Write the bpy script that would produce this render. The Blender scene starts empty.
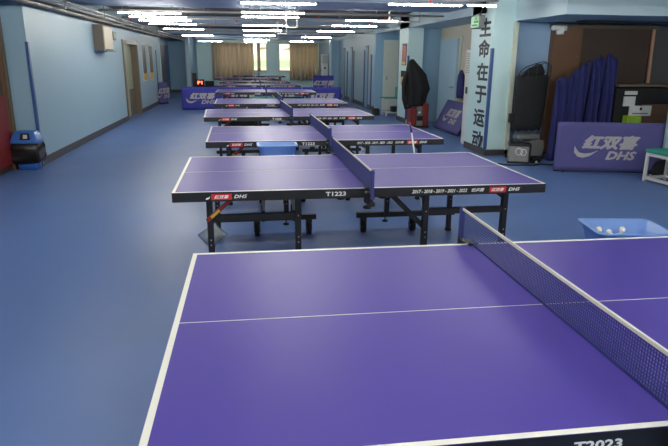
import bpy, math, random
from mathutils import Vector, Matrix
random.seed(7)
PI = math.pi
scene = bpy.context.scene
COL = scene.collection

# ------------------------------------------------------------------ materials
def s2l(c):
    return tuple(((v/255)/12.92 if v/255 <= .04045 else ((v/255+.055)/1.055)**2.4) for v in c)
MATS = {}
def mat(name, rgb, rough=.5, metal=0, noise=0, nscale=8, bump=0, bscale=60, emit=0, trans=0, spec=.5, coat=0, rnoise=0, weave=0):
    if name in MATS: return MATS[name]
    m = bpy.data.materials.new(name); m.use_nodes = True
    nt = m.node_tree; b = nt.nodes['Principled BSDF']
    c = s2l(rgb) + (1,)
    b.inputs['Base Color'].default_value = c
    b.inputs['Roughness'].default_value = rough
    b.inputs['Metallic'].default_value = metal
    b.inputs['Specular IOR Level'].default_value = spec
    b.inputs['Coat Weight'].default_value = coat
    b.inputs['Coat Roughness'].default_value = .15
    tc = nt.nodes.new('ShaderNodeTexCoord')
    if noise or rnoise:
        n = nt.nodes.new('ShaderNodeTexNoise'); n.inputs['Scale'].default_value = nscale; n.inputs['Detail'].default_value = 6
        nt.links.new(tc.outputs['Object'], n.inputs['Vector'])
        if noise:
            mx = nt.nodes.new('ShaderNodeMix'); mx.data_type = 'RGBA'
            mx.inputs[6].default_value = tuple(max(0, v*(1-noise)) for v in c[:3]) + (1,)
            mx.inputs[7].default_value = tuple(min(1, v*(1+noise)) for v in c[:3]) + (1,)
            nt.links.new(n.outputs['Fac'], mx.inputs[0]); nt.links.new(mx.outputs[2], b.inputs['Base Color'])
        if rnoise:
            mr = nt.nodes.new('ShaderNodeMapRange'); mr.inputs['To Min'].default_value = rough-rnoise; mr.inputs['To Max'].default_value = rough+rnoise
            nt.links.new(n.outputs['Fac'], mr.inputs['Value']); nt.links.new(mr.outputs['Result'], b.inputs['Roughness'])
    if bump:
        n2 = nt.nodes.new('ShaderNodeTexNoise'); n2.inputs['Scale'].default_value = bscale; n2.inputs['Detail'].default_value = 4
        nt.links.new(tc.outputs['Object'], n2.inputs['Vector'])
        bp = nt.nodes.new('ShaderNodeBump'); bp.inputs['Strength'].default_value = bump; bp.inputs['Distance'].default_value = .01
        nt.links.new(n2.outputs['Fac'], bp.inputs['Height']); nt.links.new(bp.outputs['Normal'], b.inputs['Normal'])
    if emit:
        b.inputs['Emission Color'].default_value = c; b.inputs['Emission Strength'].default_value = emit
    if trans:
        out = nt.nodes['Material Output']
        tr = nt.nodes.new('ShaderNodeBsdfTranslucent'); tr.inputs['Color'].default_value = c
        ms = nt.nodes.new('ShaderNodeMixShader'); ms.inputs[0].default_value = trans
        nt.links.new(b.outputs[0], ms.inputs[1]); nt.links.new(tr.outputs[0], ms.inputs[2]); nt.links.new(ms.outputs[0], out.inputs['Surface'])
    MATS[name] = m
    return m

def glass_mat(name, tint, mixf):
    m = bpy.data.materials.new(name); m.use_nodes = True
    nt = m.node_tree; nt.nodes.clear()
    out = nt.nodes.new('ShaderNodeOutputMaterial')
    t = nt.nodes.new('ShaderNodeBsdfTransparent'); t.inputs['Color'].default_value = s2l(tint)+(1,)
    g = nt.nodes.new('ShaderNodeBsdfGlossy'); g.inputs['Roughness'].default_value = .05
    ms = nt.nodes.new('ShaderNodeMixShader'); ms.inputs[0].default_value = mixf
    nt.links.new(t.outputs[0], ms.inputs[1]); nt.links.new(g.outputs[0], ms.inputs[2]); nt.links.new(ms.outputs[0], out.inputs['Surface'])
    MATS[name] = m
    return m

M = dict(
 floor = mat('blue_vinyl', (88,115,170), .42, spec=.25, noise=.10, nscale=1.3, bump=.05, bscale=30, rnoise=.08),
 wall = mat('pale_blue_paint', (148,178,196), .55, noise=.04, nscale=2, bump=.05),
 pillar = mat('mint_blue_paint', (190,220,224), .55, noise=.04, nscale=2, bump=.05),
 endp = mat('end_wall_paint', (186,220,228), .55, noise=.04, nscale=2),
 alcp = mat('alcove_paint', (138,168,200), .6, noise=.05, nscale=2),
 wallshade = mat('shaded_blue_wall', (128,164,190), .6, noise=.05, nscale=2),  # darker copy of the wall blue, shade of recessed walls put into the colour
 beige = mat('beige_paint', (206,198,180), .6, noise=.04, nscale=2),
 cream = mat('cream_paint', (196,204,190), .5, noise=.03),
 doorblue = mat('white_blue_door_paint', (176,205,222), .4),
 ceil = mat('dark_ceiling', (76,72,70), .9, noise=.25, nscale=4),
 beam = mat('blue_grey_beam', (140,160,186), .7, noise=.08, nscale=2),
 soffit = mat('pale_soffit', (186,210,222), .6, noise=.04, nscale=2),
 base = mat('dark_skirting', (62,58,62), .5, noise=.15),
 guard = mat('blue_corner_guard', (50,84,140), .4),
 pipe = mat('grey_pipe', (150,150,150), .45, noise=.1),
 pipe2 = mat('brown_grey_pipe', (120,112,104), .5, noise=.15),
 redsp = mat('red_sprinkler', (190,50,40), .5),
 tube = mat('lit_tube', (255,252,240), .5, emit=38),
 tubeb = mat('unseen_lit_tube', (255,252,240), .5, emit=44),  # stronger glow for the added lamps out of view
 fixture = mat('grey_white_fixture', (150,152,152), .5),
 top = mat('purple_table_paint', (73,62,150), .42, noise=.05, nscale=3, bump=.02, bscale=220, rnoise=.03, spec=.13),
 line = mat('white_line_paint', (222,222,216), .4),
 black = mat('black_metal', (20,20,24), .45, noise=.2),
 blackm = mat('black_matte', (26,26,30), .8, noise=.2),
 white = mat('white_print', (225,225,225), .5),
 greyprint = mat('grey_print', (170,172,178), .5),
 redprint = mat('red_print', (200,40,40), .5),
 netblue = mat('net_thread', (46,54,116), .7),
 tape = mat('white_tape', (215,210,196), .7),
 rubber = mat('rubber', (22,22,22), .8),
 steel = mat('steel', (160,160,160), .35, metal=.8),
 grey = mat('grey_plastic', (120,122,122), .5, noise=.1),
 tub = mat('blue_tub', (142,180,242), .35, trans=.35),
 ball = mat('ball', (235,228,214), .4),
 teal = mat('teal_cover', (40,150,132), .5, noise=.08),
 whitef = mat('white_frame', (205,205,200), .45),
 barrier = mat('barrier_fabric', (52,56,150), .75, noise=.06, nscale=5, bump=.15, bscale=8),
 barrier2 = mat('barrier_fabric_faded', (84,82,140), .75, noise=.06, nscale=5, bump=.15, bscale=8),
 logo = mat('logo_grey', (176,172,178), .7),
 brown = mat('brown_wood', (108,78,56), .5, noise=.18, nscale=3),
 brown2 = mat('dark_brown_wood', (74,58,50), .4, noise=.2, nscale=3),
 frame = mat('door_frame', (104,92,76), .5, noise=.1),
 leaf = mat('door_leaf', (150,156,132), .5, noise=.08),
 copper = mat('lit_copper_edge', (220,170,140), .3, metal=.5),  # bright tone paints in the light caught by the door edge
 curtain = mat('curtain_cloth', (216,204,186), .9, noise=.08, nscale=6, trans=.45),
 bagblack = mat('black_cloth', (24,25,28), .85, noise=.2, bump=.3, bscale=25),
 cover = mat('blue_cloth', (40,45,104), .85, noise=.2, nscale=9, bump=.4, bscale=14),
 binblue = mat('bin_blue', (58,108,186), .4),
 binbag = mat('bin_bag', (30,26,24), .3, noise=.3, bump=.6, bscale=30),
 red = mat('dark_red', (124,34,34), .5, noise=.1),
 yellow = mat('yellow', (214,170,60), .5, noise=.1),
 gold = mat('gold_print', (150,84,60), .5),
 paper = mat('paper', (210,212,210), .7),
 green = mat('green_box', (140,180,50), .5),
 exitg = mat('exit_green', (110,190,130), .5, emit=.12),
 exitd = mat('exit_dark_green', (20,90,50), .5),
 led = mat('led_red', (255,90,60), .5, emit=2),
 unit = mat('beige_unit', (176,166,148), .5, noise=.08),
 unitd = mat('brown_unit_side', (110,100,92), .6, noise=.1),
 purple = mat('purple_pole', (60,40,90), .5),
 ac = mat('white_appliance', (214,216,214), .4),
 silver = mat('silver_case', (138,138,134), .4, metal=.3, noise=.1),
 meshm = mat('mesh_cloth', (50,58,66), .8),
 ink = mat('dark_ink', (30,34,56), .6),
 poster = mat('dark_poster', (50,40,38), .5, noise=.5, nscale=14),
 posterred = mat('poster_red', (180,60,50), .5, noise=.3, nscale=14),
)
glass_mat('window_glass', (244,246,240), .06)
glass_mat('table_glass', (150,220,205), .25)
glass_mat('plastic_bag', (205,212,214), .3)
MATS['plastic_bag'].node_tree.nodes['Glossy BSDF'].inputs['Roughness'].default_value = .6

# ------------------------------------------------------------------ mesh builder
class MB:
    def __init__(s): s.v=[]; s.f=[]; s.m=[]; s.mats=[]; s.cur=0; s.T=None; s.smooth=[]; s.sm=False
    def use(s, mt):
        mt = M[mt] if isinstance(mt, str) else mt
        if mt not in s.mats: s.mats.append(mt)
        s.cur = s.mats.index(mt); return s
    def add(s, vs, fs):
        n = len(s.v)
        for p in vs:
            p = Vector(p); s.v.append(tuple(s.T @ p) if s.T else tuple(p))
        for f in fs: s.f.append([n+i for i in f]); s.m.append(s.cur); s.smooth.append(s.sm)
        return s
    def box(s, x0, x1, y0, y1, z0, z1, bev=0):
        if bev:
            b = min(bev, abs(x1-x0)*.45, abs(y1-y0)*.45, abs(z1-z0)*.45)
            rings = []
            for z, i in ((z0, b), (z0+b, 0), (z1-b, 0), (z1, b)):
                c = b
                rings.append([(x0+i+(c if 1 else 0)-i*0, y0+i, z),(x1-i-c, y0+i, z),(x1-i, y0+i+c, z),(x1-i, y1-i-c, z),(x1-i-c, y1-i, z),(x0+i+c, y1-i, z),(x0+i, y1-i-c, z),(x0+i, y0+i+c, z)])
            vs = [p for r in rings for p in r]; fs = [list(range(7, -1, -1)), list(range(24, 32))]
            for k in range(3):
                for j in range(8):
                    fs.append([k*8+j, k*8+(j+1) % 8, k*8+8+(j+1) % 8, k*8+8+j])
            return s.add(vs, fs)
        vs = [(x0,y0,z0),(x1,y0,z0),(x1,y1,z0),(x0,y1,z0),(x0,y0,z1),(x1,y0,z1),(x1,y1,z1),(x0,y1,z1)]
        return s.add(vs, [(3,2,1,0),(4,5,6,7),(0,1,5,4),(1,2,6,5),(2,3,7,6),(3,0,4,7)])
    def bar(s, a, b, w, h=None):
        """rectangular bar from a to b"""
        a, b = Vector(a), Vector(b); h = h or w
        d = (b-a).normalized(); up = Vector((0,0,1)) if abs(d.z) < .95 else Vector((0,1,0))
        r = d.cross(up).normalized(); u = r.cross(d)
        vs = []
        for p in (a, b):
            for i, j in ((-1,-1),(1,-1),(1,1),(-1,1)): vs.append(p + r*i*w/2 + u*j*h/2)
        return s.add(vs, [(0,1,2,3),(7,6,5,4),(0,4,5,1),(1,5,6,2),(2,6,7,3),(3,7,4,0)])
    def tubep(s, pts, r, n=8, close=False, rs=None):
        pts = [Vector(p) for p in pts]; N = len(pts); vs = []; pr = None
        for i, p in enumerate(pts):
            if close: d = pts[(i+1) % N]-pts[i-1]
            else: d = pts[min(i+1, N-1)]-pts[max(i-1, 0)]
            d.normalize()
            if pr is None:
                up = Vector((0,0,1)) if abs(d.z) < .9 else Vector((1,0,0)); pr = d.cross(up).normalized()
            else: pr = (pr - d*pr.dot(d)).normalized()
            q = d.cross(pr); rr = rs[i] if rs else r
            for k in range(n):
                a = 2*PI*k/n; vs.append(p+pr*math.cos(a)*rr+q*math.sin(a)*rr)
        fs = []
        for i in range(N if close else N-1):
            for k in range(n):
                j = (i+1) % N
                fs.append((i*n+k, i*n+(k+1) % n, j*n+(k+1) % n, j*n+k))
        if not close: fs += [list(range(n-1, -1, -1)), [(N-1)*n+k for k in range(n)]]
        o = s.sm; s.sm = True; s.add(vs, fs); s.sm = o
        return s
    def cyl(s, a, b, r, n=12): return s.tubep([a, b], r, n)
    def lathe(s, c, prof, n=16, sx=1, sy=1):
        vs = []
        for r, z in prof:
            for k in range(n): a = 2*PI*k/n; vs.append((c[0]+r*math.cos(a)*sx, c[1]+r*math.sin(a)*sy, c[2]+z))
        fs = []
        for i in range(len(prof)-1):
            for k in range(n): fs.append((i*n+k, i*n+(k+1) % n, (i+1)*n+(k+1) % n, (i+1)*n+k))
        fs += [list(range(n-1, -1, -1)), [(len(prof)-1)*n+k for k in range(n)]]
        o = s.sm; s.sm = True; s.add(vs, fs); s.sm = o
        return s
    def loft(s, rings, caps=True):
        n = len(rings[0]); vs = [p for r in rings for p in r]; fs = []
        for i in range(len(rings)-1):
            for k in range(n): fs.append((i*n+k, i*n+(k+1) % n, (i+1)*n+(k+1) % n, (i+1)*n+k))
        if caps: fs += [list(range(n-1, -1, -1)), [(len(rings)-1)*n+k for k in range(n)]]
        o = s.sm; s.sm = True; s.add(vs, fs); s.sm = o
        return s
    def prism(s, pts, y0, y1):
        """outline in XZ extruded along Y"""
        n = len(pts)
        vs = [(x, y0, z) for x, z in pts]+[(x, y1, z) for x, z in pts]
        fs = [list(range(n)), list(range(2*n-1, n-1, -1))]
        for k in range(n): fs.append((k, n+k, n+(k+1) % n, (k+1) % n))
        return s.add(vs, fs)
    def text(s, body, origin, size, right=(1,0,0), up=(0,0,1), width=None, shear=0, bold=.02, align='LEFT', depth=.001):
        """raised lettering; origin = lower left corner (or centre bottom)"""
        c = bpy.data.curves.new('t', 'FONT'); c.body = body; c.resolution_u = 2; c.offset = min(bold,.012); c.shear = shear; c.extrude = .001
        o = bpy.data.objects.new('t', c); COL.objects.link(o)
        dg = bpy.context.evaluated_depsgraph_get(); me = bpy.data.meshes.new_from_object(o.evaluated_get(dg))
        xs = [v.co.x for v in me.vertices]; ys = [v.co.y for v in me.vertices]
        x0, x1, y0, y1 = min(xs), max(xs), min(ys), max(ys)
        k = size/(y1-y0); kx = width/(x1-x0) if width else k
        R, U = Vector(right).normalized(), Vector(up).normalized(); N = R.cross(U); O = Vector(origin)
        off = -(x1-x0)*kx/2 if align == 'CENTER' else 0
        vs = [O + R*((v.co.x-x0)*kx+off) + U*((v.co.y-y0)*k) + N*(depth if v.co.z > 0 else 0) for v in me.vertices]
        pol = [list(p.vertices) for p in me.polygons]
        sh = max(0, bold-.012)*size*1.6
        for dx, dz in ((0,0),) if sh <= 0 else ((-sh,0),(sh,0),(0,sh*.8),(0,-sh*.8)):
            s.add([v_ + R*dx + U*dz + N*(depth*.12*(dx+dz)/sh if sh else 0) for v_ in vs], pol)
        bpy.data.objects.remove(o); bpy.data.curves.remove(c); bpy.data.meshes.remove(me)
        return s
    def build(s, name, parent=None, mt=None):
        me = bpy.data.meshes.new(name); me.from_pydata(s.v, [], s.f)
        if mt and not s.mats: s.mats = [M[mt] if isinstance(mt, str) else mt]
        for m_ in s.mats: me.materials.append(m_)
        for i, p in enumerate(me.polygons): p.material_index = s.m[i]; p.use_smooth = s.smooth[i]
        me.update()
        o = bpy.data.objects.new(name, me); COL.objects.link(o)
        if parent: o.parent = parent
        return o

def B(mt=None):
    b = MB()
    if mt: b.use(mt)
    return b
def thing(name, label, cat, loc=(0,0,0), rz=0, group=None):
    o = bpy.data.objects.new(name, None); COL.objects.link(o); o.empty_display_size = .1
    o.location = loc; o.rotation_euler = (0,0,rz)
    o['label'] = label; o['category'] = cat
    if group: o['group'] = group
    return o
def tag(o, label, cat, group=None):
    o['label'] = label; o['category'] = cat
    if group: o['group'] = group
    return o
def struct(o): o['kind'] = 'structure'; return o
def part_label(o, l): o['label'] = l; return o
def kids(o): return [c for c in list(bpy.data.objects) if c.parent == o]
def copy_tree(o, parent=None):
    c = o.copy(); COL.objects.link(c)
    if parent: c.parent = parent
    for ch in kids(o): copy_tree(ch, c)
    return c

# ------------------------------------------------------------------ room shell
CZ = 2.8
def sbox(name, mt, *a, parent=None):
    return struct(B(mt).box(*a).build(name, parent))
sbox('floor', 'floor', -4.2, 8.2, -5, 35.2, -.1, 0)
sbox('ceiling', 'ceil', -4.2, 8.2, -5, 35.2, CZ, CZ+.1)
sbox('wall_left', 'wall', -3.6, -3.217, 9.6, 16.65, 0, CZ)
sbox('wall_left_far', 'wall', -3.6, -3.217, 18.75, 23.6, 0, CZ)
sbox('wall_left_lintel', 'wall', -3.6, -3.217, 16.65, 18.75, 2.05, CZ)
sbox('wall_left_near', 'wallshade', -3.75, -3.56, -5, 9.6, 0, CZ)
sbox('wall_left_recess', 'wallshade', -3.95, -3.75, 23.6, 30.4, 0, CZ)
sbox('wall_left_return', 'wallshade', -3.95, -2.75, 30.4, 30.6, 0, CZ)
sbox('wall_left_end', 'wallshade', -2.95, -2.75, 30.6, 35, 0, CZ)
sbox('wall_left_column', 'doorblue', -2.78, -2.6, 28.9, 29.1, 0, CZ)
sbox('wall_back', 'wall', -4.2, 8.2, -5.2, -5, 0, CZ)
sbox('wall_right', 'wallshade', 8.0, 8.2, -5, 10.3, 0, CZ)
sbox('wall_right_alcove', 'alcp', 4.62, 8.2, 10.12, 10.32, 0, 2.45)
sbox('wall_right_side_room', 'beige', 5.13, 5.3, 10.32, 15.6, 0, 2.45)
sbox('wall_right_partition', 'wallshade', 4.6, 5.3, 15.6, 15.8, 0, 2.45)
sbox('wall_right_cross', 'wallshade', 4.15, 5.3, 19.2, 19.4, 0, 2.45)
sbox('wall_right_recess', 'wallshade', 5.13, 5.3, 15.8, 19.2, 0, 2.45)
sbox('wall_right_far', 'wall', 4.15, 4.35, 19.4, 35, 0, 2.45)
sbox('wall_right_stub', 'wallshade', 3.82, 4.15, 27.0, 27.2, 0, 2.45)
sbox('trim_1', 'doorblue', 3.74, 3.82, 26.95, 27.2, 0, 2.45)
# dropped edge above the side rooms and over the near alcove
sbox('ceiling_soffit', 'soffit', 4.2, 8.2, 10.3, 35, 2.45, CZ)
sbox('ceiling_bulkhead', 'soffit', 4.58, 8.2, 8.3, 10.3, 2.3, CZ)
sbox('trim_2', 'base', 5.5, 8.0, 9.42, 9.62, 2.27, 2.3)
# pillars
p1 = struct(B('pillar').box(4.2, 4.62, 9.96, 10.96, 0, CZ).build('wall_right_pillar'))
p2 = struct(B('pillar').box(4.2, 4.6, 15.4, 16.35, 0, CZ).build('wall_right_column'))
# characters painted down the pillar face (faces -X, reads seen from -X: right = -Y)
b = B('ink')
zc = [2.06, 1.70, 1.30, .90, .48, .09]
for ch, z in zip('生命在于运动', zc):
    b.text(ch, (4.199, 10.56, z), .3, right=(0,-1,0), up=(0,0,1), width=.5, bold=.03, depth=.003)
b.build('lettering', p1)
B('guard').box(4.185, 4.235, 9.94, 9.99, .1, 1.85).build('corner_guard', p1)
B('guard').box(4.185, 4.235, 15.38, 15.43, .1, 1.75).build('corner_guard', p2)
# posters on the far column face
b = B('poster').box(4.19, 4.2, 15.55, 15.98, 1.5, 2.06).use('posterred').box(4.185, 4.19, 15.6, 15.93, 1.62, 2.0)
b.use('yellow').box(4.183, 4.185, 15.6, 15.93, 1.52, 1.6).build('notice', p2)
tag(B('yellow').box(4.188, 4.198, 15.5, 16.0, .98, 1.22).use('blackm').box(4.18, 4.188, 15.5, 16.0, 1.2, 1.36).build('wall_notice'),
    'yellow and black notice low on the pale blue column beside the red machine', 'notice')
B('cream').box(4.56, 4.63, 9.9, 9.96, 0, 2.28).build('conduit', p1)
# skirtings
def skirt(name, *a): sbox(name, 'base', *a)
skirt('baseboard_left', -3.217, -3.2, 9.6, 16.6, 0, .12)
skirt('baseboard_left_far', -3.217, -3.2, 18.8, 23.6, 0, .12)
skirt('baseboard_left_return', -3.75, -2.95, 30.385, 30.4, 0, .12)
skirt('baseboard_right_pillar', 4.185, 4.2, 9.95, 10.96, 0, .12)
skirt('baseboard_right_pillar_front', 4.185, 5.3, 9.9, 9.96, 0, .1)
skirt('baseboard_right_column', 4.185, 4.2, 15.4, 16.35, 0, .12)
skirt('baseboard_right_far', 4.135, 4.15, 19.2, 35, 0, .14)
skirt('baseboard_right_side_room', 5.115, 5.13, 10.4, 15.6, 0, .12)
# beams
for i, (y0, y1) in enumerate([(-3.8,-2.1),(3.2,5.0),(10.6,12.4),(18.0,19.7),(25.4,27.1),(32.4,34.0)]):
    sbox('trim_%d' % (i+3), 'beam', -3.6, 4.2, y0, y1, 2.6, CZ)
# corner guards on left wall
sbox('trim_9', 'guard', -3.235, -3.195, 9.58, 9.64, .02, 1.86)
sbox('trim_10', 'guard', -3.217, -3.195, 22.5, 22.58, .1, 1.9)
sbox('trim_11', 'doorblue', -3.25, -3.19, 23.5, 23.62, 0, 2.5)
for i, (y, w, h) in enumerate([(19.75,.1,1.8),(20.95,.12,1.95),(23.1,.14,1.95),(24.6,.14,1.95)]):
    sbox('trim_%d' % (12+i), 'guard', 4.12, 4.15, y-w/2, y+w/2, .1, h)

# left brown door (recessed leaf)
d = struct(B('frame').box(-3.25,-3.19,16.6,16.72,0,2.1).box(-3.25,-3.19,18.68,18.8,0,2.1).box(-3.25,-3.19,16.72,18.68,2.0,2.1).build('door_1'))
B('leaf').box(-3.45,-3.38,16.72,18.68,.0,2.0).use('frame').box(-3.38,-3.35,18.0,18.68,0,.75).build('door_leaf', d)
B('frame').box(-3.38,-3.217,16.66,16.74,0,2.05).box(-3.38,-3.217,18.66,18.75,0,2.05).build('jamb', d)
B('steel').box(-3.37,-3.33,16.95,17.0,.98,1.1).bar((-3.33,16.98,1.04),(-3.33,17.12,1.04),.02).build('door_handle', d)
# near-left brown frame with red hanging panel
d = struct(B('brown').box(-3.56,-3.5,9.3,9.4,0,2.55).box(-3.56,-3.5,8.2,8.3,0,2.55).use('frame').box(-3.56,-3.48,9.4,9.47,0,2.6).use('brown').box(-3.56,-3.5,8.3,9.3,2.45,2.55).build('door_2'))
B('brown2').box(-3.56,-3.53,8.3,9.3,0,2.45).build('door_leaf', d)
t = B('red').box(-3.53,-3.5,8.45,9.29,.1,1.1).use('gold')
for k in range(40): t.box(-3.5,-3.4985,8.55+.017*k+.01*math.sin(k*7),8.565+.017*k+.01*math.sin(k*7),.2+.8*((k*0.618)%1),.212+.8*((k*0.618)%1))
tag(t.build('wall_banner'), 'dark red speckled banner low on the brown door by the blue bin', 'banner')
# far left dark doors in the recess
d = struct(B('brown2').box(-3.75,-3.68,24.2,26.3,0,2.2).box(-3.75,-3.68,26.45,28.5,0,2.2).build('door_3'))
B('steel').box(-3.68,-3.64,26.1,26.16,.9,1.1).build('door_handle', d)
d = struct(B('guard').box(-3.75,-3.7,28.7,30.2,0,2.2).build('door_4'))
# right side doors
d = struct(B('cream').box(5.09,5.13,14.9,15.05,0,2.2).box(5.09,5.13,13.95,14.05,0,2.2).box(5.09,5.13,14.05,14.9,2.15,2.2).build('door_5'))
B('doorblue').box(5.06,5.11,14.1,15.4,.03,2.15).build('door_leaf', d)
B('steel').bar((5.06,14.2,1.0),(5.0,14.2,1.0),.03).bar((5.0,14.2,1.0),(5.0,14.34,1.0),.025).build('door_handle', d)
d = struct(B('cream').box(4.42,4.9,19.15,19.2,.03,2.25).build('door_6'))
B('steel').box(4.5,4.54,19.1,19.15,1.0,1.12).build('door_handle', d)
for i, y in enumerate((20.3, 23.4, 25.2)):
    d = struct(B('frame').box(4.13,4.15,y,y+.5,0,2.1).build('door_%d' % (7+i)))
    B('wallshade').box(4.12,4.13,y+.05,y+.45,.02,2.05).build('door_leaf', d)

# end wall with two windows
ew = struct(B('endp').box(-3,-1.6,35,35.2,0,CZ).box(-1.6,4.35,35,35.2,0,.94).box(-1.6,4.35,35,35.2,2.5,CZ).box(1.2,1.87,35,35.2,.94,2.5).box(4.3,8,35,35.2,.94,2.5).build('wall_end'))
for i, (x0, x1) in enumerate(((-1.6,1.2),(1.87,4.3))):
    w = struct(B('whitef').box(x0,x0+.05,35.02,35.12,.94,2.5).box(x1-.05,x1,35.02,35.12,.94,2.5).box(x0,x1,35.02,35.12,.94,.99).box(x0,x1,35.02,35.12,2.45,2.5)
      .box((x0+x1)/2-.03,(x0+x1)/2+.03,35.03,35.1,.94,2.5).build('window_%d' % (i+1)))
    B(MATS['window_glass']).box(x0+.05,x1-.05,35.06,35.07,.99,2.45).build('pane', w)
    B('whitef').box(x0,x1,34.94,35.02,.9,.94).build('window_sill', w)
# building across the street, seen through the panes
ob = B(mat('facade', (246,236,210), .8, noise=.15, nscale=.6)).box(-6,12,47,48,-6,3.2).use(mat('facade_green', (186,206,180), .7)).box(-6,12,46.9,47,1.0,1.5)
ob.use(mat('facade_grey', (150,140,120), .8)).box(-6,12,46.9,47,2.3,2.45).box(-6,12,46.9,47,.2,.4)
tag(ob.build('building'), 'pale yellow building with green band seen through the end windows', 'building')

# ------------------------------------------------------------------ curtains
def curtain(x0, x1, y, z0, z1, folds, name_label, group=None):
    n = folds*8; vs = []; fs = []
    rows = 8
    for r in range(rows+1):
        tt = r/rows; z = z0+(z1-z0)*tt
        for k in range(n+1):
            u = k/n
            a = .12*(1-.35*tt)*math.sin(u*folds*2*PI+.5*math.sin(3*tt+u*9))+.015*math.sin(u*folds*5.1+tt*2)
            vs.append((x0+(x1-x0)*u+.02*math.cos(u*folds*2*PI*1.0+tt), y+a, z+(.02*math.sin(u*11) if r == 0 else 0)))
    for r in range(rows):
        for k in range(n): i = r*(n+1)+k; fs.append((i,i+1,i+n+2,i+n+1))
    m_ = B('curtain'); m_.sm = True; m_.add(vs, fs)
    o = m_.build('curtain'); tag(o, name_label, 'curtain', group)
    sd = o.modifiers.new('thick', 'SOLIDIFY'); sd.thickness = .006
    return o
curtain(-1.92, .42, 34.74, .44, 2.46, 9, 'wide beige pleated curtain left of the far windows')
curtain(.62, .80, 34.8, .92, 2.46, 2, 'narrow strip of beige curtain hanging inside the left far window')
curtain(2.48, 4.12, 34.74, .44, 2.46, 7, 'beige pleated curtain right of the far windows beside the white appliance')
tag(B('whitef').cyl((-2.1,34.78,2.5),(4.12,34.78,2.5),.018).box(-2.0,-1.96,34.78,35,2.47,2.5).box(4.04,4.08,34.78,35,2.47,2.5).build('curtain_rail'), 'curtain rail above the far windows', 'rail')

# ------------------------------------------------------------------ lamps
tubes_m = None
def make_lamp(label, x, y, z, L=1.2, group=None, tm='tube'):
    root = thing('ceiling_lamp', label, 'lamp', (x,y,z), 0, group)
    B('fixture').box(-L/2,L/2,-.016,.016,.0,.016).box(-L/2,-L/2+.028,-.014,.014,-.024,.0).box(L/2-.028,L/2,-.014,.014,-.024,.0).build('housing', root)
    B(tm).cyl((-L/2+.03,0,-.012),(L/2-.03,0,-.012),.011,8).build('tube', root)
    for q in (-.35, .35): B('pipe2').cyl((L*q,0,.016),(L*q,0,CZ-z),.005,5).build('hanger', root)
    return root
lampspec = []
ordn = ['first','second','third','fourth','fifth','sixth','seventh','eighth','ninth','tenth']
cols = {'left': (-1.78, [12.1,13.2,14.3,15.75,18.4,23.6,31.4]),
        'middle': (.52, [9.5,11.4,12.6,15.85,18.6,22.6,28.0,32.0]),
        'right': (2.75, [9.2,13.2,15.35,18.55,23.8,30.0])}
proto = make_lamp('lit tube lamp, first of the left ceiling column counting from the camera', -1.78, 12.1, 2.47)
for cn, (x, ys) in cols.items():
    for i, y in enumerate(ys):
        lab = 'lit white tube lamp, %s from the camera in the %s column under the dark ceiling' % (ordn[i], cn)
        if cn == 'left' and i == 0: proto['label'] = lab; proto['group'] = 'tube lamps under the ceiling'; continue
        c = copy_tree(proto); c.location = (x, y, 2.47); c.rotation_euler.z = -.02
        c['label'] = lab; c['group'] = 'tube lamps under the ceiling'
# unseen lamps added around the camera to brighten the near hall and alcove
protob = make_lamp('added lit white tube lamp overhead, unseen outside the frame', -1.78, -4.0, 2.47, tm='tubeb')
protob['group'] = 'added tube lamps overhead'
for x in (-1.78, .52, 2.75, 5.6):
    for y in (-4.0, -2.4, -.8, .8, 2.4, 5.6, 7.2):
        if x > 5 and y > 6.5: continue
        if (x, y) == (-1.78, -4.0): continue
        c = copy_tree(protob); c.location = (x, y, 2.47); c['label'] = 'added lit white tube lamp overhead, unseen outside the frame'; c['group'] = 'added tube lamps overhead'
c = copy_tree(proto); c.location = (3.62, 9.1, 2.47); c.scale = (.4,1,1); c['label'] = 'short lit tube lamp just right of the first right column lamp, near the lettered pillar'; c['group'] = 'tube lamps under the ceiling'

# ------------------------------------------------------------------ pipes under the ceiling
def pipe_run(y, z, x0, x1, label, heads):
    root = thing('sprinkler_pipe', label, 'pipe', (0,y,z), 0, 'pipes across the ceiling')
    B('pipe').cyl((x0,0,0),(x1,0,0),.022,8).build('pipe', root)
    for x in heads:
        B('redsp').lathe((x,0,-.07), [(.012,0),(.03,.015),(.012,.03),(.012,.07)], 8).build('sprinkler_head', root)
    for x in (-2.6, -.8, 1.4, 3.2): B('pipe2').cyl((x,0,.02),(x,0,CZ-z),.007,5).build('hanger', root)
pipe_run(9.75, 2.6, -2.8, 4.15, 'grey sprinkler pipe across the ceiling, nearest of the cross pipes', [-2.3,-.3,3.0])
pipe_run(12.5, 2.53, -2.8, 4.15, 'grey sprinkler pipe across the ceiling just beyond the first beam', [-1.6,1.5,2.9])
pipe_run(14.7, 2.53, -2.8, 3.9, 'grey sprinkler pipe across the ceiling over the fourth table', [-2.6,-.2,3.0])
pipe_run(17.3, 2.53, -2.8, 4.15, 'grey sprinkler pipe across the ceiling in front of the second beam', [-1.0,2.6])
pipe_run(21.2, 2.53, -2.8, 4.15, 'grey sprinkler pipe across the ceiling beyond the second beam', [.6,2.6])
# hangers frame
r = thing('pipe_bracket', 'white U shaped pipe bracket hanging right of the ceiling centre', 'bracket', (0,13.6,0))
B('whitef').box(3.22,3.25,-.02,.02,2.48,CZ).box(3.92,3.95,-.02,.02,2.48,CZ).box(3.22,3.95,-.02,.02,2.46,2.49).build('bracket_bar', r)
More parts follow.
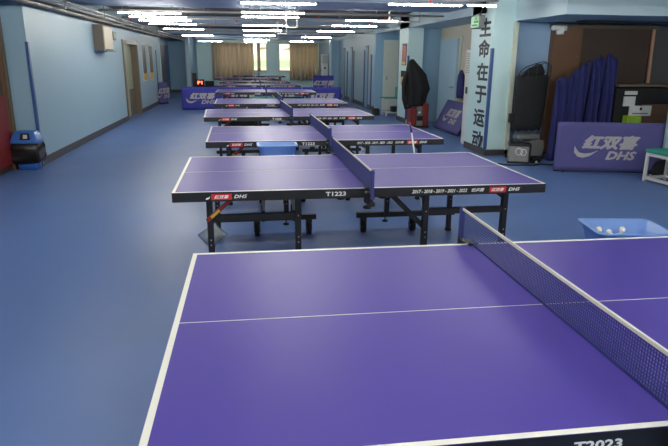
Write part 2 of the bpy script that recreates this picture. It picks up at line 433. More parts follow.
# bundle along left wall
r = thing('pipe_run', 'bundle of grey and brown pipes running along the top of the left wall', 'pipe', (0,0,0))
for (x,z,rr,mt) in ((-3.08,2.41,.045,'pipe2'),(-2.95,2.46,.03,'pipe'),(-2.84,2.5,.022,'pipe')):
    B(mt).cyl((x,-4.9,z),(x,23.6 if x < -3 else 30.3,z),rr,10).build('pipe', r)
for y in (6.6,8.6,10.2,12.9,14.8,17.4,20.2,23.2):
    B('pipe').bar((-3.2,y,2.38),(-2.78,y,2.38),.03,.02).bar((-2.78,y,2.38),(-2.78,y,CZ),.02).build('bracket', r)
r = thing('cable_tray', 'grey cable tray along the ceiling left of the middle lamps', 'tray', (0,0,0))
m_ = B('pipe').box(.86,.9,12.6,34.9,2.6,2.66).box(1.06,1.1,12.6,34.9,2.6,2.66)
for k in range(60): m_.box(.9,1.06,12.8+k*.36,12.84+k*.36,2.6,2.615)
m_.build('tray', r)
for y in (13.0, 16.4, 20.6, 24, 28): B('whitef').box(.86,.875,y,y+.03,2.3,CZ).box(1.085,1.1,y,y+.03,2.3,CZ).box(.86,1.1,y,y+.03,2.28,2.3).build('hanger', r)

# ------------------------------------------------------------------ tables
TH = .76; HL, HW = 1.37, .7625
def make_table(label, num, second=None):
    root = thing('table_tennis_table', label, 'table', (0,0,0), 0, 'table tennis tables down the hall')
    for s in (-1, 1):
        x0, x1 = (-HL, -.002) if s < 0 else (.002, HL)
        m_ = B('top').box(x0,x1,-HW,HW,TH-.02,TH)
        top = m_.build('tabletop', root)
        l = B('line'); z0, z1 = TH, TH+.0007
        l.box(x0,x1,-HW,-HW+.02,z0,z1).box(x0,x1,HW-.02,HW,z0,z1)
        e0, e1 = (-HL,-HL+.02) if s < 0 else (HL-.02,HL)
        l.box(e0,e1,-HW+.02,HW-.02,z0,z1)
        l.box(min(x0,x1)+(.02 if s<0 else 0),max(x0,x1)-(.02 if s>0 else 0),-.0015,.0015,z0,z1)
        l.build('white_lines', top)
        # apron
        a = B('black'); zb = TH-.068; t_ = .03
        a.box(x0,x1,-HW-.001,-HW+t_,zb,TH-.002).box(x0,x1,HW-t_,HW+.001,zb,TH-.002)
        ex = (-HL-.001,-HL+t_) if s < 0 else (HL-t_,HL+.001)
        a.box(ex[0],ex[1],-HW+t_,HW-t_,zb,TH-.002)
        ix = (-.034,-.004) if s < 0 else (.004,.034)
        a.box(ix[0],ix[1],-HW+t_,HW-t_,zb,TH-.02)
        a.box(s*.7-.015,s*.7+.015,-HW+t_,HW-t_,zb+.01,TH-.02)
        ap = a.build('apron', root)
        # print
        for face in (-1,):
            y = -HW-.0012; R = (1,0,0)
            zz = TH-.05
            def let(mt, body, x, z, size, nm='lettering', **k):
                B(mt).text(body, (x,y,z), size, R, **k).build(nm, ap)
            lx = (-1.105,-.965,-1.085) if s < 0 else (.925,1.055,.94)
            lg = B('redprint').box(lx[0],lx[1],y-.0006,y,zz-.006,zz+.036).use('white')
            lg.text('红双喜', (lx[2],y-.0006,zz+.003), .024, R, width=.1, shear=.3, bold=.03)
            part_label(lg.build('logo', ap), 'red logo plate with white characters')
            let('white', 'DHS', -.95 if s < 0 else 1.075, zz+.003, .024, width=.09, shear=.3, bold=.03)
            if s < 0:
                B('white').prism([(-1.145,zz),(-1.135,zz-.003),(-1.12,zz+.004),(-1.112,zz+.022),(-1.124,zz+.012),(-1.138,zz+.01)], y-.001, y).build('emblem', ap)
                let('white', num, -.305, zz, .03 if num != 'T2023' else .026, width=.145 if num != 'T2023' else .13, bold=.03)
                if second:
                    m_ = B('greyprint')
                    for q in range(14): m_.box(-.34+q*.017,-.328+q*.017,y-.0005,y,zz-.014,zz-.005)
                    m_.build('small_print', ap)
            else:
                let('white', '2017 - 2018 - 2019 - 2021 - 2022', .33, zz+.002, .026, width=.42, shear=.3, bold=.018)
                let('white', '世乒赛', .785, zz+.002, .028, width=.1, shear=.3, bold=.018)
        # legs
        for vy in (-.6, .6):
            for ux in (1.13, .49):
                zf = .02 if ux > 1 or vy < 0 else .17
                lg = B('black').box(s*ux-.0225,s*ux+.0225,vy-.0225,vy+.0225,zf,TH-.068,.004)
                if zf < .1: lg.use('rubber').box(s*ux-.026,s*ux+.026,vy-.026,vy+.026,0,.03,.004)
                lg.use('steel')
                for z in (.33,.37,.535): lg.cyl((s*ux,vy-.02,z),(s*ux,vy-.027,z),.006,6)
                lg.build('leg', root)
            B('black').box(min(s*.2,s*1.2),max(s*.2,s*1.2),vy-.025+.05,vy+.025+.05,.155,.205).build('side_rail', root)
            B('black').box(min(s*.49,s*1.13)+.0225,max(s*.49,s*1.13)-.0225,vy-.018,vy+.018,.51,.555).build('side_rail', root)
            B('black').cyl((s*.49,vy+.05,.12),(s*.49,vy+.05,.155),.006,6).lathe((s*.49,vy+.05,.1),[(.012,0),(.03,.006),(.03,.02),(.01,.026)],10).build('adjusting_knob', root)
            for ux in (.27, .77):
                w = B('black').box(s*ux-.03,s*ux+.03,vy+.03,vy+.07,.125,.155).bar((s*ux-.027,vy+.05,.14),(s*ux-.027,vy+.05,.045),.006,.04).bar((s*ux+.027,vy+.05,.14),(s*ux+.027,vy+.05,.045),.006,.04)
                w.use('rubber').cyl((s*ux-.022,vy+.05,.06),(s*ux+.022,vy+.05,.06),.06,14).use('steel').cyl((s*ux-.0225,vy+.05,.06),(s*ux+.0225,vy+.05,.06),.022,10)
                w.build('caster', root)
        B('black').box(s*.49-.015,s*.49+.015,-.58,.58,.62,.66).build('cross_rail', root)
        if s < 0:
            part_label(B('red').bar((-1.15,-.63,.52),(-.96,-.63,.685),.02,.03).use('yellow').bar((-1.12,-.642,.546),(-1.06,-.642,.598),.004,.02).build('brace', root), 'red brace with yellow sticker')
        else:
            B('black').bar((.2,-.57,.69),(.5,-.57,.39),.02,.04).build('brace', root)
            B('black').prism([(1.0,.69),(1.13,.69),(1.13,.6)],-.61,-.59).build('gusset', root)
        k = B('black').cyl((s*.16,-.55,.66),(s*.16,-.55,.692),.006,6).lathe((s*.16,-.55,.63), [(.012,0),(.032,.006),(.032,.024),(.012,.03)], 10)
        k.build('adjusting_knob', root)
    return root

def make_net(label):
    root = thing('table_tennis_net', label, 'net', (0,0,0), 0, 'nets across the tables')
    Y0 = .905; H = .1525
    n = B('netblue')
    cell = .0115; k = 0
    y = -Y0
    while y < Y0:
        n.box(-.0007,.0007,y-.0017,y+.0017,TH+.004,TH+H-.012); y += cell
    z = TH+.008
    while z < TH+H-.012:
        n.box(-.0009,.0009,-Y0,Y0,z-.0015,z+.0015); z += cell
    n.box(-.001,.001,-Y0,Y0,TH+.002,TH+.008)
    n.build('netting', root)
    B('tape').box(-.004,.004,-Y0,Y0,TH+H-.015,TH+H,.002).build('top_tape', root)
    for s in (-1, 1):
        p = B('netblue').box(-.012,.012,s*Y0-.012,s*Y0+.012,TH-.05,TH+H+.004,.003).use('black').box(-.02,.02,min(s*HW*.94,s*(Y0+.01)),max(s*HW*.94,s*(Y0+.01)),TH-.1,TH-.075).box(-.03,.03,min(s*(HW+.003),s*(HW+.04)),max(s*(HW+.003),s*(HW+.04)),TH-.1,TH+.01,.004)
        p.box(-.025,.025,min(s*HW*.95,s*(HW+.03)),max(s*HW*.95,s*(HW+.03)),TH+.0008,TH+.012,.002)
        p.bar((0,s*(HW+.02),TH-.03),(0,s*Y0,TH-.03),.03,.04)
        p.use('steel').cyl((0,s*(HW-.01),TH-.14),(0,s*(HW-.01),TH-.1),.006,8).cyl((-.03,s*(HW+.045),TH-.02),(.03,s*(HW+.045),TH-.02),.008,8)
        p.use('black').lathe((0,s*(HW-.01),TH-.155), [(.01,0),(.03,.005),(.03,.02),(.01,.025)], 10)
        p.build('net_post', root)
    return root

T = [(1.0904,1.9108,-.266),(.8305,4.777,.553),(.888,7.325,.944),(.655,10.18,2.5),(.694,12.97,.9),(.5255,17.10,-.66),(.47,21.3,0),(.33,24.35,0),(-.05,28.2,0),(.65,32.3,0)]
near = ['nearest purple table tennis table marked T2023, filling the foreground',
 'second purple table from the camera, marked T1223, with a plastic bag at its leg',
 'third purple table from the camera, behind the small blue tub',
 'fourth purple table from the camera, two rows in front of the blue barriers',
 'fifth purple table from the camera, just in front of the teal bench',
 'sixth purple table from the camera, directly before the row of blue barriers',
 'seventh purple table from the camera, first one beyond the blue barriers',
 'eighth purple table from the camera, beyond the blue barriers',
 'ninth purple table from the camera, second from the far windows',
 'tenth and farthest purple table, standing right before the far windows']
nn = ['nearest net with white tape across the foreground table, cut by the right frame edge',
 'blue net across the second table from the camera','blue net across the third table from the camera','blue net across the fourth table from the camera',
 'blue net across the fifth table from the camera','blue net across the sixth table, before the barriers','blue net across the seventh table, beyond the barriers',
 'blue net across the eighth table from the camera','blue net across the ninth table from the camera','net across the farthest table by the windows']
t1 = make_table(near[0], 'T2023')
t2 = make_table(near[1], 'T1223')
t3 = make_table(near[2], 'T1223', True)
n1 = make_net(nn[0])
for i, (x, y, a) in enumerate(T):
    t = [t1, t2, t3][i] if i < 3 else copy_tree(t3)
    n = n1 if i == 0 else copy_tree(n1)
    t.location = (x,y,0); n.location = (x,y,0); t.rotation_euler.z = n.rotation_euler.z = math.radians(a)
    t['label'] = near[i]; n['label'] = nn[i]

# ------------------------------------------------------------------ ball carts and tubs
def tub_mesh(w, d, h):
    def ring(sx, sy, z, r=.05):
        pts = []
        for cx, cy, a0 in ((1,1,0),(-1,1,90),(-1,-1,180),(1,-1,270)):
            for k in range(5):
                a = math.radians(a0+k*22.5); pts.append((cx*(sx-r)+r*math.cos(a), cy*(sy-r)+r*math.sin(a), z))
        return pts
    a, b_ = w/2, d/2; k = .86
    m_ = B('tub')
    rings = [ring(a*k*.98,b_*k*.98,0),ring(a*k,b_*k,.01),ring(a,b_,h-.012),ring(a+.018,b_+.018,h-.012),ring(a+.02,b_+.02,h),ring(a-.004,b_-.004,h),ring(a*k-.006,b_*k-.006,.012)]
    m_.loft(rings)
    return m_
def ball_cart(x, y, rz, ztop, w, d, h, lab1, lab2):
    c = thing('ball_cart', lab1, 'cart', (x,y,0), rz, 'wheeled ball tub stands')
    zt = ztop-h
    f = B('grey').box(-w*.36,w*.36,-d*.36,d*.36,zt-.025,zt-.002)
    f.build('tray', c)
    for sx in (-1,1):
        for sy in (-1,1):
            l = B('grey').bar((sx*w*.34,sy*d*.34,zt-.02),(sx*w*.42,sy*d*.42,.1),.028).use('black').box(sx*w*.42-.018,sx*w*.42+.018,sy*d*.42-.018,sy*d*.42+.018,.05,.12)
            l.use('rubber').cyl((sx*w*.42-.012,sy*d*.42,.03),(sx*w*.42+.012,sy*d*.42,.03),.03,12)
            l.build('leg', c)
    B('black').bar((-w*.4,-d*.4,.25),(w*.4,-d*.4,.25),.02).bar((-w*.4,d*.4,.25),(w*.4,d*.4,.25),.02).bar((-w*.4,-d*.4,.25),(-w*.4,d*.4,.25),.02).bar((w*.4,-d*.4,.25),(w*.4,d*.4,.25),.02).build('brace', c)
    t = tub_mesh(w, d, h).build('plastic_tub'); t.location = (x,y,zt); t.rotation_euler.z = rz
    tag(t, lab2, 'tub', 'blue ball tubs')
    return t, zt
ball_cart(2.405, 3.33, -.15, .62, .45, .345, .13, 'grey wheeled stand under the blue tub behind the nearest table', 'blue plastic tub holding white balls behind the nearest table')
zb = .493
bp = [(2.295,3.43,.078,0),(2.45,3.41,.078,1),(2.33,3.37,.05,2),(2.37,3.43,.055,3),(2.41,3.36,.05,4),(2.30,3.37,.045,5),(2.26,3.40,.04,6),
      (2.28,3.44,.042,7),(2.34,3.41,.02,8),(2.38,3.38,.02,9),(2.45,3.42,.035,10),(2.43,3.38,.02,11),(2.26,3.35,.02,12),(2.30,3.40,.02,13)]
me0 = None
bl = ['white ball lying highest at the left inside the near blue tub','white ball lying highest at the right inside the near blue tub']
for (x,y,z,k) in bp:
    if me0 is None:
        o = B('ball').lathe((0,0,-.02), [(.001,0)]+[(.02*math.sin(PI*i/10),.02-.02*math.cos(PI*i/10)) for i in range(1,10)]+[(.001,.04)], 16).build('table_tennis_ball'); me0 = o
    else: o = me0.copy(); COL.objects.link(o)
    o.location = (x,y,zb+z)
    tag(o, bl[k] if k < 2 else 'white ball low among the others in the near blue tub', 'ball', 'balls in the near blue tub')
for (x,y,l) in ((4.75,9.05,'white ball on the floor in front of the black bag stand'),(5.9,7.75,'white ball on the floor under the teal bench')):
    o = me0.copy(); COL.objects.link(o); o.location = (x,y,.02); tag(o, l, 'ball', 'balls on the floor')
ct = ball_cart(.29, 6.05, 0, .80, .38, .28, .2, 'grey wheeled stand beneath the blue tub between second and third tables', 'small blue plastic tub between the second and third tables')

cc = [o for o in bpy.data.objects if o.get('label','').startswith('grey wheeled stand beneath')][0]
B(mat('grey_green_bucket',(84,100,98),.5,noise=.1)).lathe((0,0,.27),[(.12,0),(.14,.02),(.19,.3),(.19,.31),(.18,.31)],14,1,.75).build('lower_bucket', cc)
# pole
p = B('purple').cyl((1.80,6.42,.97),(1.815,6.37,.86),.011,8).use('white').cyl((1.815,6.37,.86),(1.9,6.1,.02),.009,8).use('rubber').cyl((1.9,6.1,.02),(1.9,6.1,0),.012,8)
tag(p.build('ball_picking_pole'), 'thin pole with purple top and white shaft leaning toward the third table', 'pole')

# clear plastic bag on the leg of table two
m_ = B(MATS['plastic_bag']); rings = []
for z, w, dy in ((.52,.012,.01),(.5,.03,.02),(.44,.07,.035),(.36,.135,.04),(.31,.12,.045),(.26,.07,.035),(.2,.02,.015),(.195,.005,.005)):
    rr = []
    for k in range(14):
        a = 2*PI*k/14; j = 1+.12*math.sin(k*5.3+z*40)
        rr.append((w*math.cos(a)*j+ (z-.36)*.1, dy*math.sin(a)*j, z))
    rings.append(rr)
m_.loft(rings)
o = m_.build('plastic_bag'); o.location = (-.285,4.215,.03); o.scale = (.75,.8,.62); o.location.z = .17; tag(o, 'crumpled clear plastic bag hanging on the left leg of the second table', 'bag')

# ------------------------------------------------------------------ barriers
def make_barrier(label, L, loc, rz, lean=0, cloth='barrier', H=.76, flip=False, group='blue barriers'):
    root = thing('barrier', label, 'barrier', loc, rz, group)
    root.rotation_euler = (lean, 0, rz)
    # cloth panel, slightly slack
    vs = []; nx, nz = 24, 10
    pn = B(cloth); pn.sm = True
    for side in (0, 1):
        base = len(vs)
        for j in range(nz+1):
            for i in range(nx+1):
                x = L*i/nx; z = .015+(H-.015)*j/nz
                yy = -.012+.004*math.sin(x*7+j*.4) if side == 0 else .012
                e = (i in (0,nx) or j in (0,nz))
                vs.append((x, (-.008 if side == 0 else .008) if e else yy, z))
    fs = []; N = (nx+1)*(nz+1)
    for j in range(nz):
        for i in range(nx):
            a = j*(nx+1)+i; fs.append((a,a+1,a+nx+2,a+nx+1)); fs.append((N+a,N+a+nx+1,N+a+nx+2,N+a+1))
    for i in range(nx): fs.append((i,N+i,N+i+1,i+1)); a = nz*(nx+1)+i; fs.append((a,a+1,N+a+1,N+a))
    for j in range(nz): a = j*(nx+1); fs.append((a,a+nx+1,N+a+nx+1,N+a)); a += nx; fs.append((a,N+a,N+a+nx+1,a+nx+1))
    pn.add(vs, fs); pn.build('panel', root)
    f = B('black').cyl((.01,0,.012),(L-.01,0,.012),.012,6)
    f.bar((.12,-.1,.008),(.12,.1,.008),.02,.012).bar((L-.12,-.1,.008),(L-.12,.1,.008),.02,.012) if not lean else None
    f.build('foot_frame', root)
    lt = B('logo'); y = -.0175; k = H/.76; c = L/2
    lt.text('红双喜', (c-.38,y,.36*k), .2*k, width=.82, shear=.28, bold=.05, depth=.002)
    lt.text('DHS', (c-.02,y,.2*k), .125*k, width=.44, shear=.3, bold=.045, depth=.002)
    sw = [(c-.5,.40),(c-.5,.30),(c-.44,.235),(c-.36,.22),(c-.26,.25),(c-.14,.34),(c-.24,.30),(c-.34,.285),(c-.42,.30),(c-.46,.34)]
    lt.prism([(x,z*k) for x,z in sw], y-.002, y)
    lt.build('logo_print', root)
    return root
ang = math.atan2(8.0-8.35, 6.16-4.67)
make_barrier('faded purple blue barrier with white logo standing before the brown doors', 1.56, (4.67,8.35,0), ang, cloth='barrier2')
lb = ['blue logo barrier at the left end of the row behind the fifth table','blue logo barrier second from left in the row behind the tables','blue logo barrier third in the row, mostly hidden behind the tables','blue logo barrier at the right end of the row behind the fifth table']
x = -2.12
for i in range(4):
    make_barrier(lb[i], 1.3, (x,19.9-.03*i,0), 0, H=.74); x += 1.315
make_barrier('blue logo barrier leaning on the beige wall beside the lettered pillar', 1.7, (4.62,14.25,0.0), -PI/2, lean=0, cloth='barrier2')
for o in bpy.data.objects:
    if o.get('label','').startswith('blue logo barrier leaning'):
        o.rotation_euler = (-math.radians(27),0,-PI/2)
        o.location.z = .02
make_barrier('small blue logo panel standing upright at the far right beyond the row', .78, (2.5,22.6,.34), 0, H=.7)
for o in bpy.data.objects:
    if o.get('label','').startswith('small blue logo panel'):
        k2 = thing('low_stool','low dark stool under the small blue panel at the far right','stool',(2.9,22.6,0))
        B('black').box(-.45,.45,-.2,.2,.3,.34,.005).build('seat', k2)
        for sx in (-.4,.4):
            for sy in (-.16,.16): B('black').box(sx-.015,sx+.015,sy-.015,sy+.015,0,.3).build('leg', k2)
make_barrier('folded purple barrier standing against the end of the left wall', .6, (-3.16,22.35,0), math.radians(68), H=.78, cloth='barrier2')

# ------------------------------------------------------------------ benches
def bench(label, cx, cy, L, W, H, rz, group='teal topped benches'):
    root = thing('bench', label, 'bench', (cx,cy,0), rz, group)
    B('teal').box(-L/2,L/2,-W/2,W/2,H-.05,H,.012).build('seat', root)
    t = .035
    for sx in (-1,1):
        for sy in (-1,1):
            X, Y = sx*(L/2-.03), sy*(W/2-.03)
            B('whitef').box(X-t/2,X+t/2,Y-t/2,Y+t/2,0,H-.05).build('leg', root)
    f = B('whitef')
    for z in (.05, H-.075):
        for sy in (-1,1): f.box(-L/2+.048,L/2-.048,sy*(W/2-.03)-t/2,sy*(W/2-.03)+t/2,z-.02,z+.02)
        for sx in (-1,1): f.box(sx*(L/2-.03)-t/2,sx*(L/2-.03)+t/2,-W/2+.048,W/2-.048,z-.02,z+.02)
    f.build('frame', root)
bench('teal topped bench with white frame at the right edge by the faded barrier', 5.86, 6.85, 1.4, .42, .46, PI/2+.1)
bench('long teal bench in front of the blue barrier row', .95, 19.2, 2.0, .4, .46, 0)
# glass side table + teal box in the far right recess
r = thing('glass_table', 'small glass topped table with white legs in the far right recess', 'table', (4.42,17.6,0), 0)
B(MATS['table_glass']).box(-.36,.32,-.35,.35,.52,.535).build('glass_top', r)
for sx in (-.3,.26):
    for sy in (-.28,.28): B('whitef').box(sx-.015,sx+.015,sy-.015,sy+.015,0,.52).build('leg', r)
B('whitef').box(-.3,.26,-.28,.28,.1,.12).build('shelf', r)
tag(B('teal').box(4.5,4.78,17.55,17.85,.536,.84,.02).build('storage_box'), 'teal box on the small glass table', 'box')
for x_, y_, l in ((4.05,17.5,'left'),(4.3,17.35,'right')):
    tag(B('blackm').box(x_,x_+.2,y_,y_+.25,0 if l=='x' else .121,.28,.01).build('storage_box') if l=='right' else B('blackm').box(3.8,3.98,17.6,17.85,0,.2,.01).build('storage_box'), 'small black box %s the glass table in the far right recess' % ('under' if l=='right' else 'on the floor left of'), 'box')

# ------------------------------------------------------------------ black covered machines
def draped(rx, ry, zs, seed, mt, cx=0, cy=0, folds=7, amp=.08):
    m_ = B(mt); rings = []
    rnd = random.Random(seed); ph = rnd.random()*6
    for i, (z, kx, ky, ox) in enumerate(zs):
        rr = []
        for k in range(40):
            a = 2*PI*k/40; j = 1+amp*math.sin(folds*a+ph+z*1.3)+amp*.5*math.sin((folds*2+1)*a+z*4+ph)
            c, s_ = math.cos(a), math.sin(a)
            sq = (abs(c)**4+abs(s_)**4)**-.25
            rr.append((cx+ox+rx*kx*c*sq*j, cy+ry*ky*s_*sq*j, z+(.015*math.sin(k*1.9) if i in (0,) else 0)))
        rings.append(rr)
    return m_.loft(rings)
r = thing('ball_robot', 'black cloth net bag on a grey wheeled stand beside the lettered pillar', 'machine', (4.77,9.56,0), 0)
draped(.265,.12,[(.5,.92,1,-.02),(.6,.98,1,-.015),(.9,1.0,1,0),(1.2,1.02,1,.0),(1.38,1.02,1,.01),(1.42,.9,.8,.03)],3,'bagblack',0,0,5,.03).build('net_bag', r)
mm = B('meshm')
# open mesh hood
arc = [(-.24,0,1.4),(-.2,0,1.48),(-.1,0,1.55),(.05,0,1.6),(.2,0,1.64),(.29,0,1.6),(.3,0,1.5),(.27,0,1.38)]
mm.tubep(arc,.009,6); mm.tubep([(x_,y_-.1,z_-.02) for x_,y_,z_ in arc],.009,6)
for k in range(1,7):
    x_,y_,z_ = arc[k]; mm.tubep([(x_,0,z_),(x_-.01,-.1,z_-.02),(x_-.02,-.12,1.38)],.004,5)
for k in range(7):
    a0 = arc[k]; a1 = arc[min(k+1,7)]
    for q in range(3):
        f_ = q/3; x_ = a0[0]+(a1[0]-a0[0])*f_; z_ = a0[2]+(a1[2]-a0[2])*f_
        mm.bar((x_,0,z_),(x_,0,1.38),.003,.003)
for z_ in (1.42,1.46,1.5,1.54,1.58): mm.bar((-.22+(z_-1.4)*1.6,0,z_),(.29,0,z_),.003,.003)
mm.build('mesh_hood', r)
B('bagblack').loft([[(.02+.2*math.cos(a)*k1+ (z_-1.4)*.5, .05*math.sin(a)*k1, z_) for a in [2*PI*i/16 for i in range(16)]] for z_,k1 in ((1.4,1),(1.48,.85),(1.55,.5),(1.6,.2))]).build('folded_net', r)
B('steel').cyl((-.19,0,.05),(-.19,0,1.38),.013).cyl((.21,.02,.05),(.21,.02,1.38),.013).bar((-.19,0,.42),(.21,.02,.42),.02).build('post', r)
B('grey').box(-.19,.2,-.14,.1,.34,.42,.02).build('ball_tray', r)
g = B('silver').prism([(0,.06),(.26,.06),(.3,.2),(.28,.32),(.14,.36),(0,.3)],-.12,.1); g.build('drive_unit', r)
b_ = B('black')
for a in (25,155,215,325): b_.bar((0,0,.055),(.3*math.cos(math.radians(a)),.3*math.sin(math.radians(a)),.03),.03,.03)
b_.build('base', r)
for a in (25,155,215,325):
    x_,y_ = .3*math.cos(math.radians(a)),.3*math.sin(math.radians(a))
    B('rubber').cyl((x_-.012,y_,.028),(x_+.012,y_,.028),.028,12).build('caster', r)
B('black').box(-.33,-.25,-.05,.05,.62,.78,.01).bar((-.27,0,.7),(-.18,0,.7),.02).build('control_box', r)

r = thing('equipment_case', 'silver grey case with black rim on the floor beside the lettered pillar', 'case', (4.45,9.12,0), -.35)
B('silver').box(-.17,.17,-.09,.09,.02,.3,.02).build('body', r)
B('black').box(-.175,.175,-.1,.1,.29,.34,.012).box(.165,.19,-.095,.095,.02,.33,.008).box(-.17,.17,-.085,.085,0,.03).build('rim', r)
c_ = [(.0+.055*math.cos(2*PI*i/16),-.093,.2+.055*math.sin(2*PI*i/16)) for i in range(16)]
c2 = [(.07+.045*math.cos(2*PI*i/16),-.093,.19+.05*math.sin(2*PI*i/16)) for i in range(16)]
B('ac').tubep(c_,.008,6,close=True).tubep(c2,.007,6,close=True).build('dial_ring', r)
B('black').bar((-.06,0,.36),(.06,0,.36),.02).bar((-.06,0,.34),(-.06,0,.365),.015).bar((.06,0,.34),(.06,0,.365),.015).build('handle', r)
cb = [(4.05,9.0),(4.2,8.86),(4.4,8.84),(4.6,8.82),(4.75,8.9),(4.9,8.82),(5.0,8.9)]
tag(B('rubber').tubep([(x_,y_,.012) for x_,y_ in cb],.012,6).build('power_cable'), 'black cable on the floor before the silver grey case', 'cable')
o = B('blackm').box(4.66,4.86,9.08,9.2,0,.1,.02).build('box'); tag(o, 'low dark box on the floor between the bag stand and the faded barrier', 'box')

r = thing('ball_robot', 'red and grey machine under a long black cloth cover by the far column', 'machine', (4.22,14.45,0), 0)
draped(.28,.16,[(.54,.6,1,-.04),(.6,.78,1,-.02),(.8,.86,1,.0),(.95,.95,1,.02),(1.15,.86,1,-.02),(1.3,.8,1,-.05),(1.44,.6,.8,-.1),(1.56,.38,.6,-.15),(1.66,.1,.3,-.15)],5,'bagblack',-.02,0,7,.1).build('cloth_cover', r)
B('bagblack').tubep([(-.3,-.05,1.35),(-.37,-.06,1.1),(-.36,-.06,.7),(-.3,-.07,.47),(-.23,-.06,.5),(-.2,-.05,.66)],.045,10,rs=[.05,.06,.05,.04,.04,.045]).build('sleeve', r)
B('red').box(-.2,-.05,-.2,.2,.04,.5,.02).box(.12,.26,-.2,.2,.04,.6,.02).build('side_panel', r)
B('grey').box(-.05,.12,-.18,.18,.04,.4,.02).use('black').box(-.04,.11,-.19,-.18,.18,.3).use('ac').cyl((.03,-.2,.38),(.03,-.16,.38),.03).build('body', r)
B('black').box(-.22,.28,-.2,.2,0,.05).use('grey').box(-.03,.24,-.1,.1,.4,.57).build('base', r)
B('steel').cyl((-.12,0,.5),(-.12,0,1.4),.012).cyl((.15,0,.55),(.15,0,1.3),.012).build('post', r)

# ------------------------------------------------------------------ things by the brown doors
d = struct(B('brown').box(5.33,5.86,9.98,10.12,0,2.2).use('brown2').box(5.86,7.18,10.0,10.12,0,2.2).build('door_10'))
B('copper').bar((7.2,9.96,2.2),(7.23,9.96,1.2),.05,.03).build('edge_strip', d)
B('steel').lathe((5.8,9.97,1.72),[(.005,0),(.016,.01),(.005,.02)],8).lathe((6.42,9.98,1.68),[(.005,0),(.012,.01),(.005,.02)],8).lathe((6.54,9.98,1.68),[(.005,0),(.012,.01),(.005,.02)],8).build('knob', d)
B('frame').box(5.3,7.3,9.95,10.12,2.2,2.26).build('header', d)
sbox('trim_20', mat('grey_panel',(82,80,80),.6), 7.24, 8.0, 10.02, 10.12, 0, 2.26)
tg = B('ac'); rn = random.Random(2)
for k in range(5): x_ = 5.25+k*.05; tg.box(x_,x_+.07,9.9,9.98,2.08+rn.random()*.08,2.24,.015)
tag(tg.build('wall_bracket'), 'crumpled white bracket at the top left corner of the brown doors', 'bracket')
r = thing('storage_rack', 'black storage rack behind the faded barrier at right', 'rack', (6.65,9.45,0))
B('blackm').box(-.5,.6,-.22,.3,0,1.22,.01).build('body', r)
B('frame').box(-.5,.7,-.26,.32,1.24,1.28).build('shelf', r)
B('brown').box(.0,.5,-.235,-.22,.4,.95).build('front_panel', r)
for nm, x0_,x1_,z0_,z1_,l in (('paper_sheet',6.3,6.52,1.11,1.17,'narrow white paper strip highest on the black rack'),('paper_sheet',6.29,6.5,.92,1.08,'blank white paper sheet in the middle of the black rack')):
    tag(B('paper').box(x0_,x1_,9.2,9.225,z0_,z1_).build(nm), l, 'paper', 'papers on the black rack')
sg = B('paper').box(6.4,6.8,9.17,9.2,.76,.93).use('black').lathe((6.6,9.165,.85),[(.004,0),(.022,.015),(.026,.03),(.004,.06)],8,1,.2)
for k in range(9): sg.box(6.46+k*.032,6.482+k*.032,9.167,9.17,.79,.81)
tag(sg.build('sign'), 'white sign with black drop symbol on the black rack', 'sign')
tag(B('green').box(6.3,6.56,9.05,9.2,.0,.77,.01).build('box'), 'yellow green box showing just above the faded barrier', 'box')
def folded_cloth(x0, x1, zl, zr, y, seed, folds):
    rnd = random.Random(seed); nx, nz = 36, 10; m_ = B('cover'); m_.sm = True; vs = []; ph = rnd.random()*6
    for side in (0,1):
        for j in range(nz+1):
            for i in range(nx+1):
                u = i/nx; t_ = j/nz
                zt = zl+(zr-zl)*u+.025*math.sin(u*17+ph)-.02*abs(math.sin(u*folds*PI+ph))
                dy = (.03*math.sin(u*folds*2*PI+ph+t_*2.2)+.02*math.sin(u*13+t_*5))*(1 if side == 0 else .5)
                vs.append((x0+(x1-x0)*(u*(1-.0*t_))+.05*(1-t_)*(-.4+rnd.random()*.04), y+(-.07 if side == 0 else .05)*(1-.6*(2*u-1)**6)*(1-.5*t_**5)+dy, zt*t_))
    N = (nx+1)*(nz+1); fs = []
    for j in range(nz):
        for i in range(nx):
            a = j*(nx+1)+i; fs.append((a,a+1,a+nx+2,a+nx+1)); fs.append((N+a,N+a+nx+1,N+a+nx+2,N+a+1))
    for i in range(nx): fs.append((i,N+i,N+i+1,i+1)); a = nz*(nx+1)+i; fs.append((a,a+1,N+a+1,N+a))
    for j in range(nz): a = j*(nx+1); fs.append((a,a+nx+1,N+a+nx+1,N+a)); a += nx; fs.append((a,N+a,N+a+nx+1,a+nx+1))
    return m_.add(vs, fs).build('cloth_cover')
for l,x0_,x1_,zl_,zr_,y_,sd,fo in (
   ('folded blue cloth cover, leftmost and lowest behind the faded barrier',5.08,5.33,1.36,1.42,9.3,11,2),
   ('folded blue cloth cover with sloping top just left of the dark gap',5.35,5.65,1.44,1.64,9.34,12,3),
   ('folded blue cloth cover just right of the dark gap behind the faded barrier',5.71,5.92,1.66,1.74,9.34,13,2),
   ('folded blue cloth cover, rightmost and tallest beside the black rack',5.94,6.15,1.76,1.68,9.3,14,2)):
    tag(folded_cloth(x0_,x1_,zl_,zr_,y_,sd,fo), l, 'cover', 'blue cloth covers behind the faded barrier')
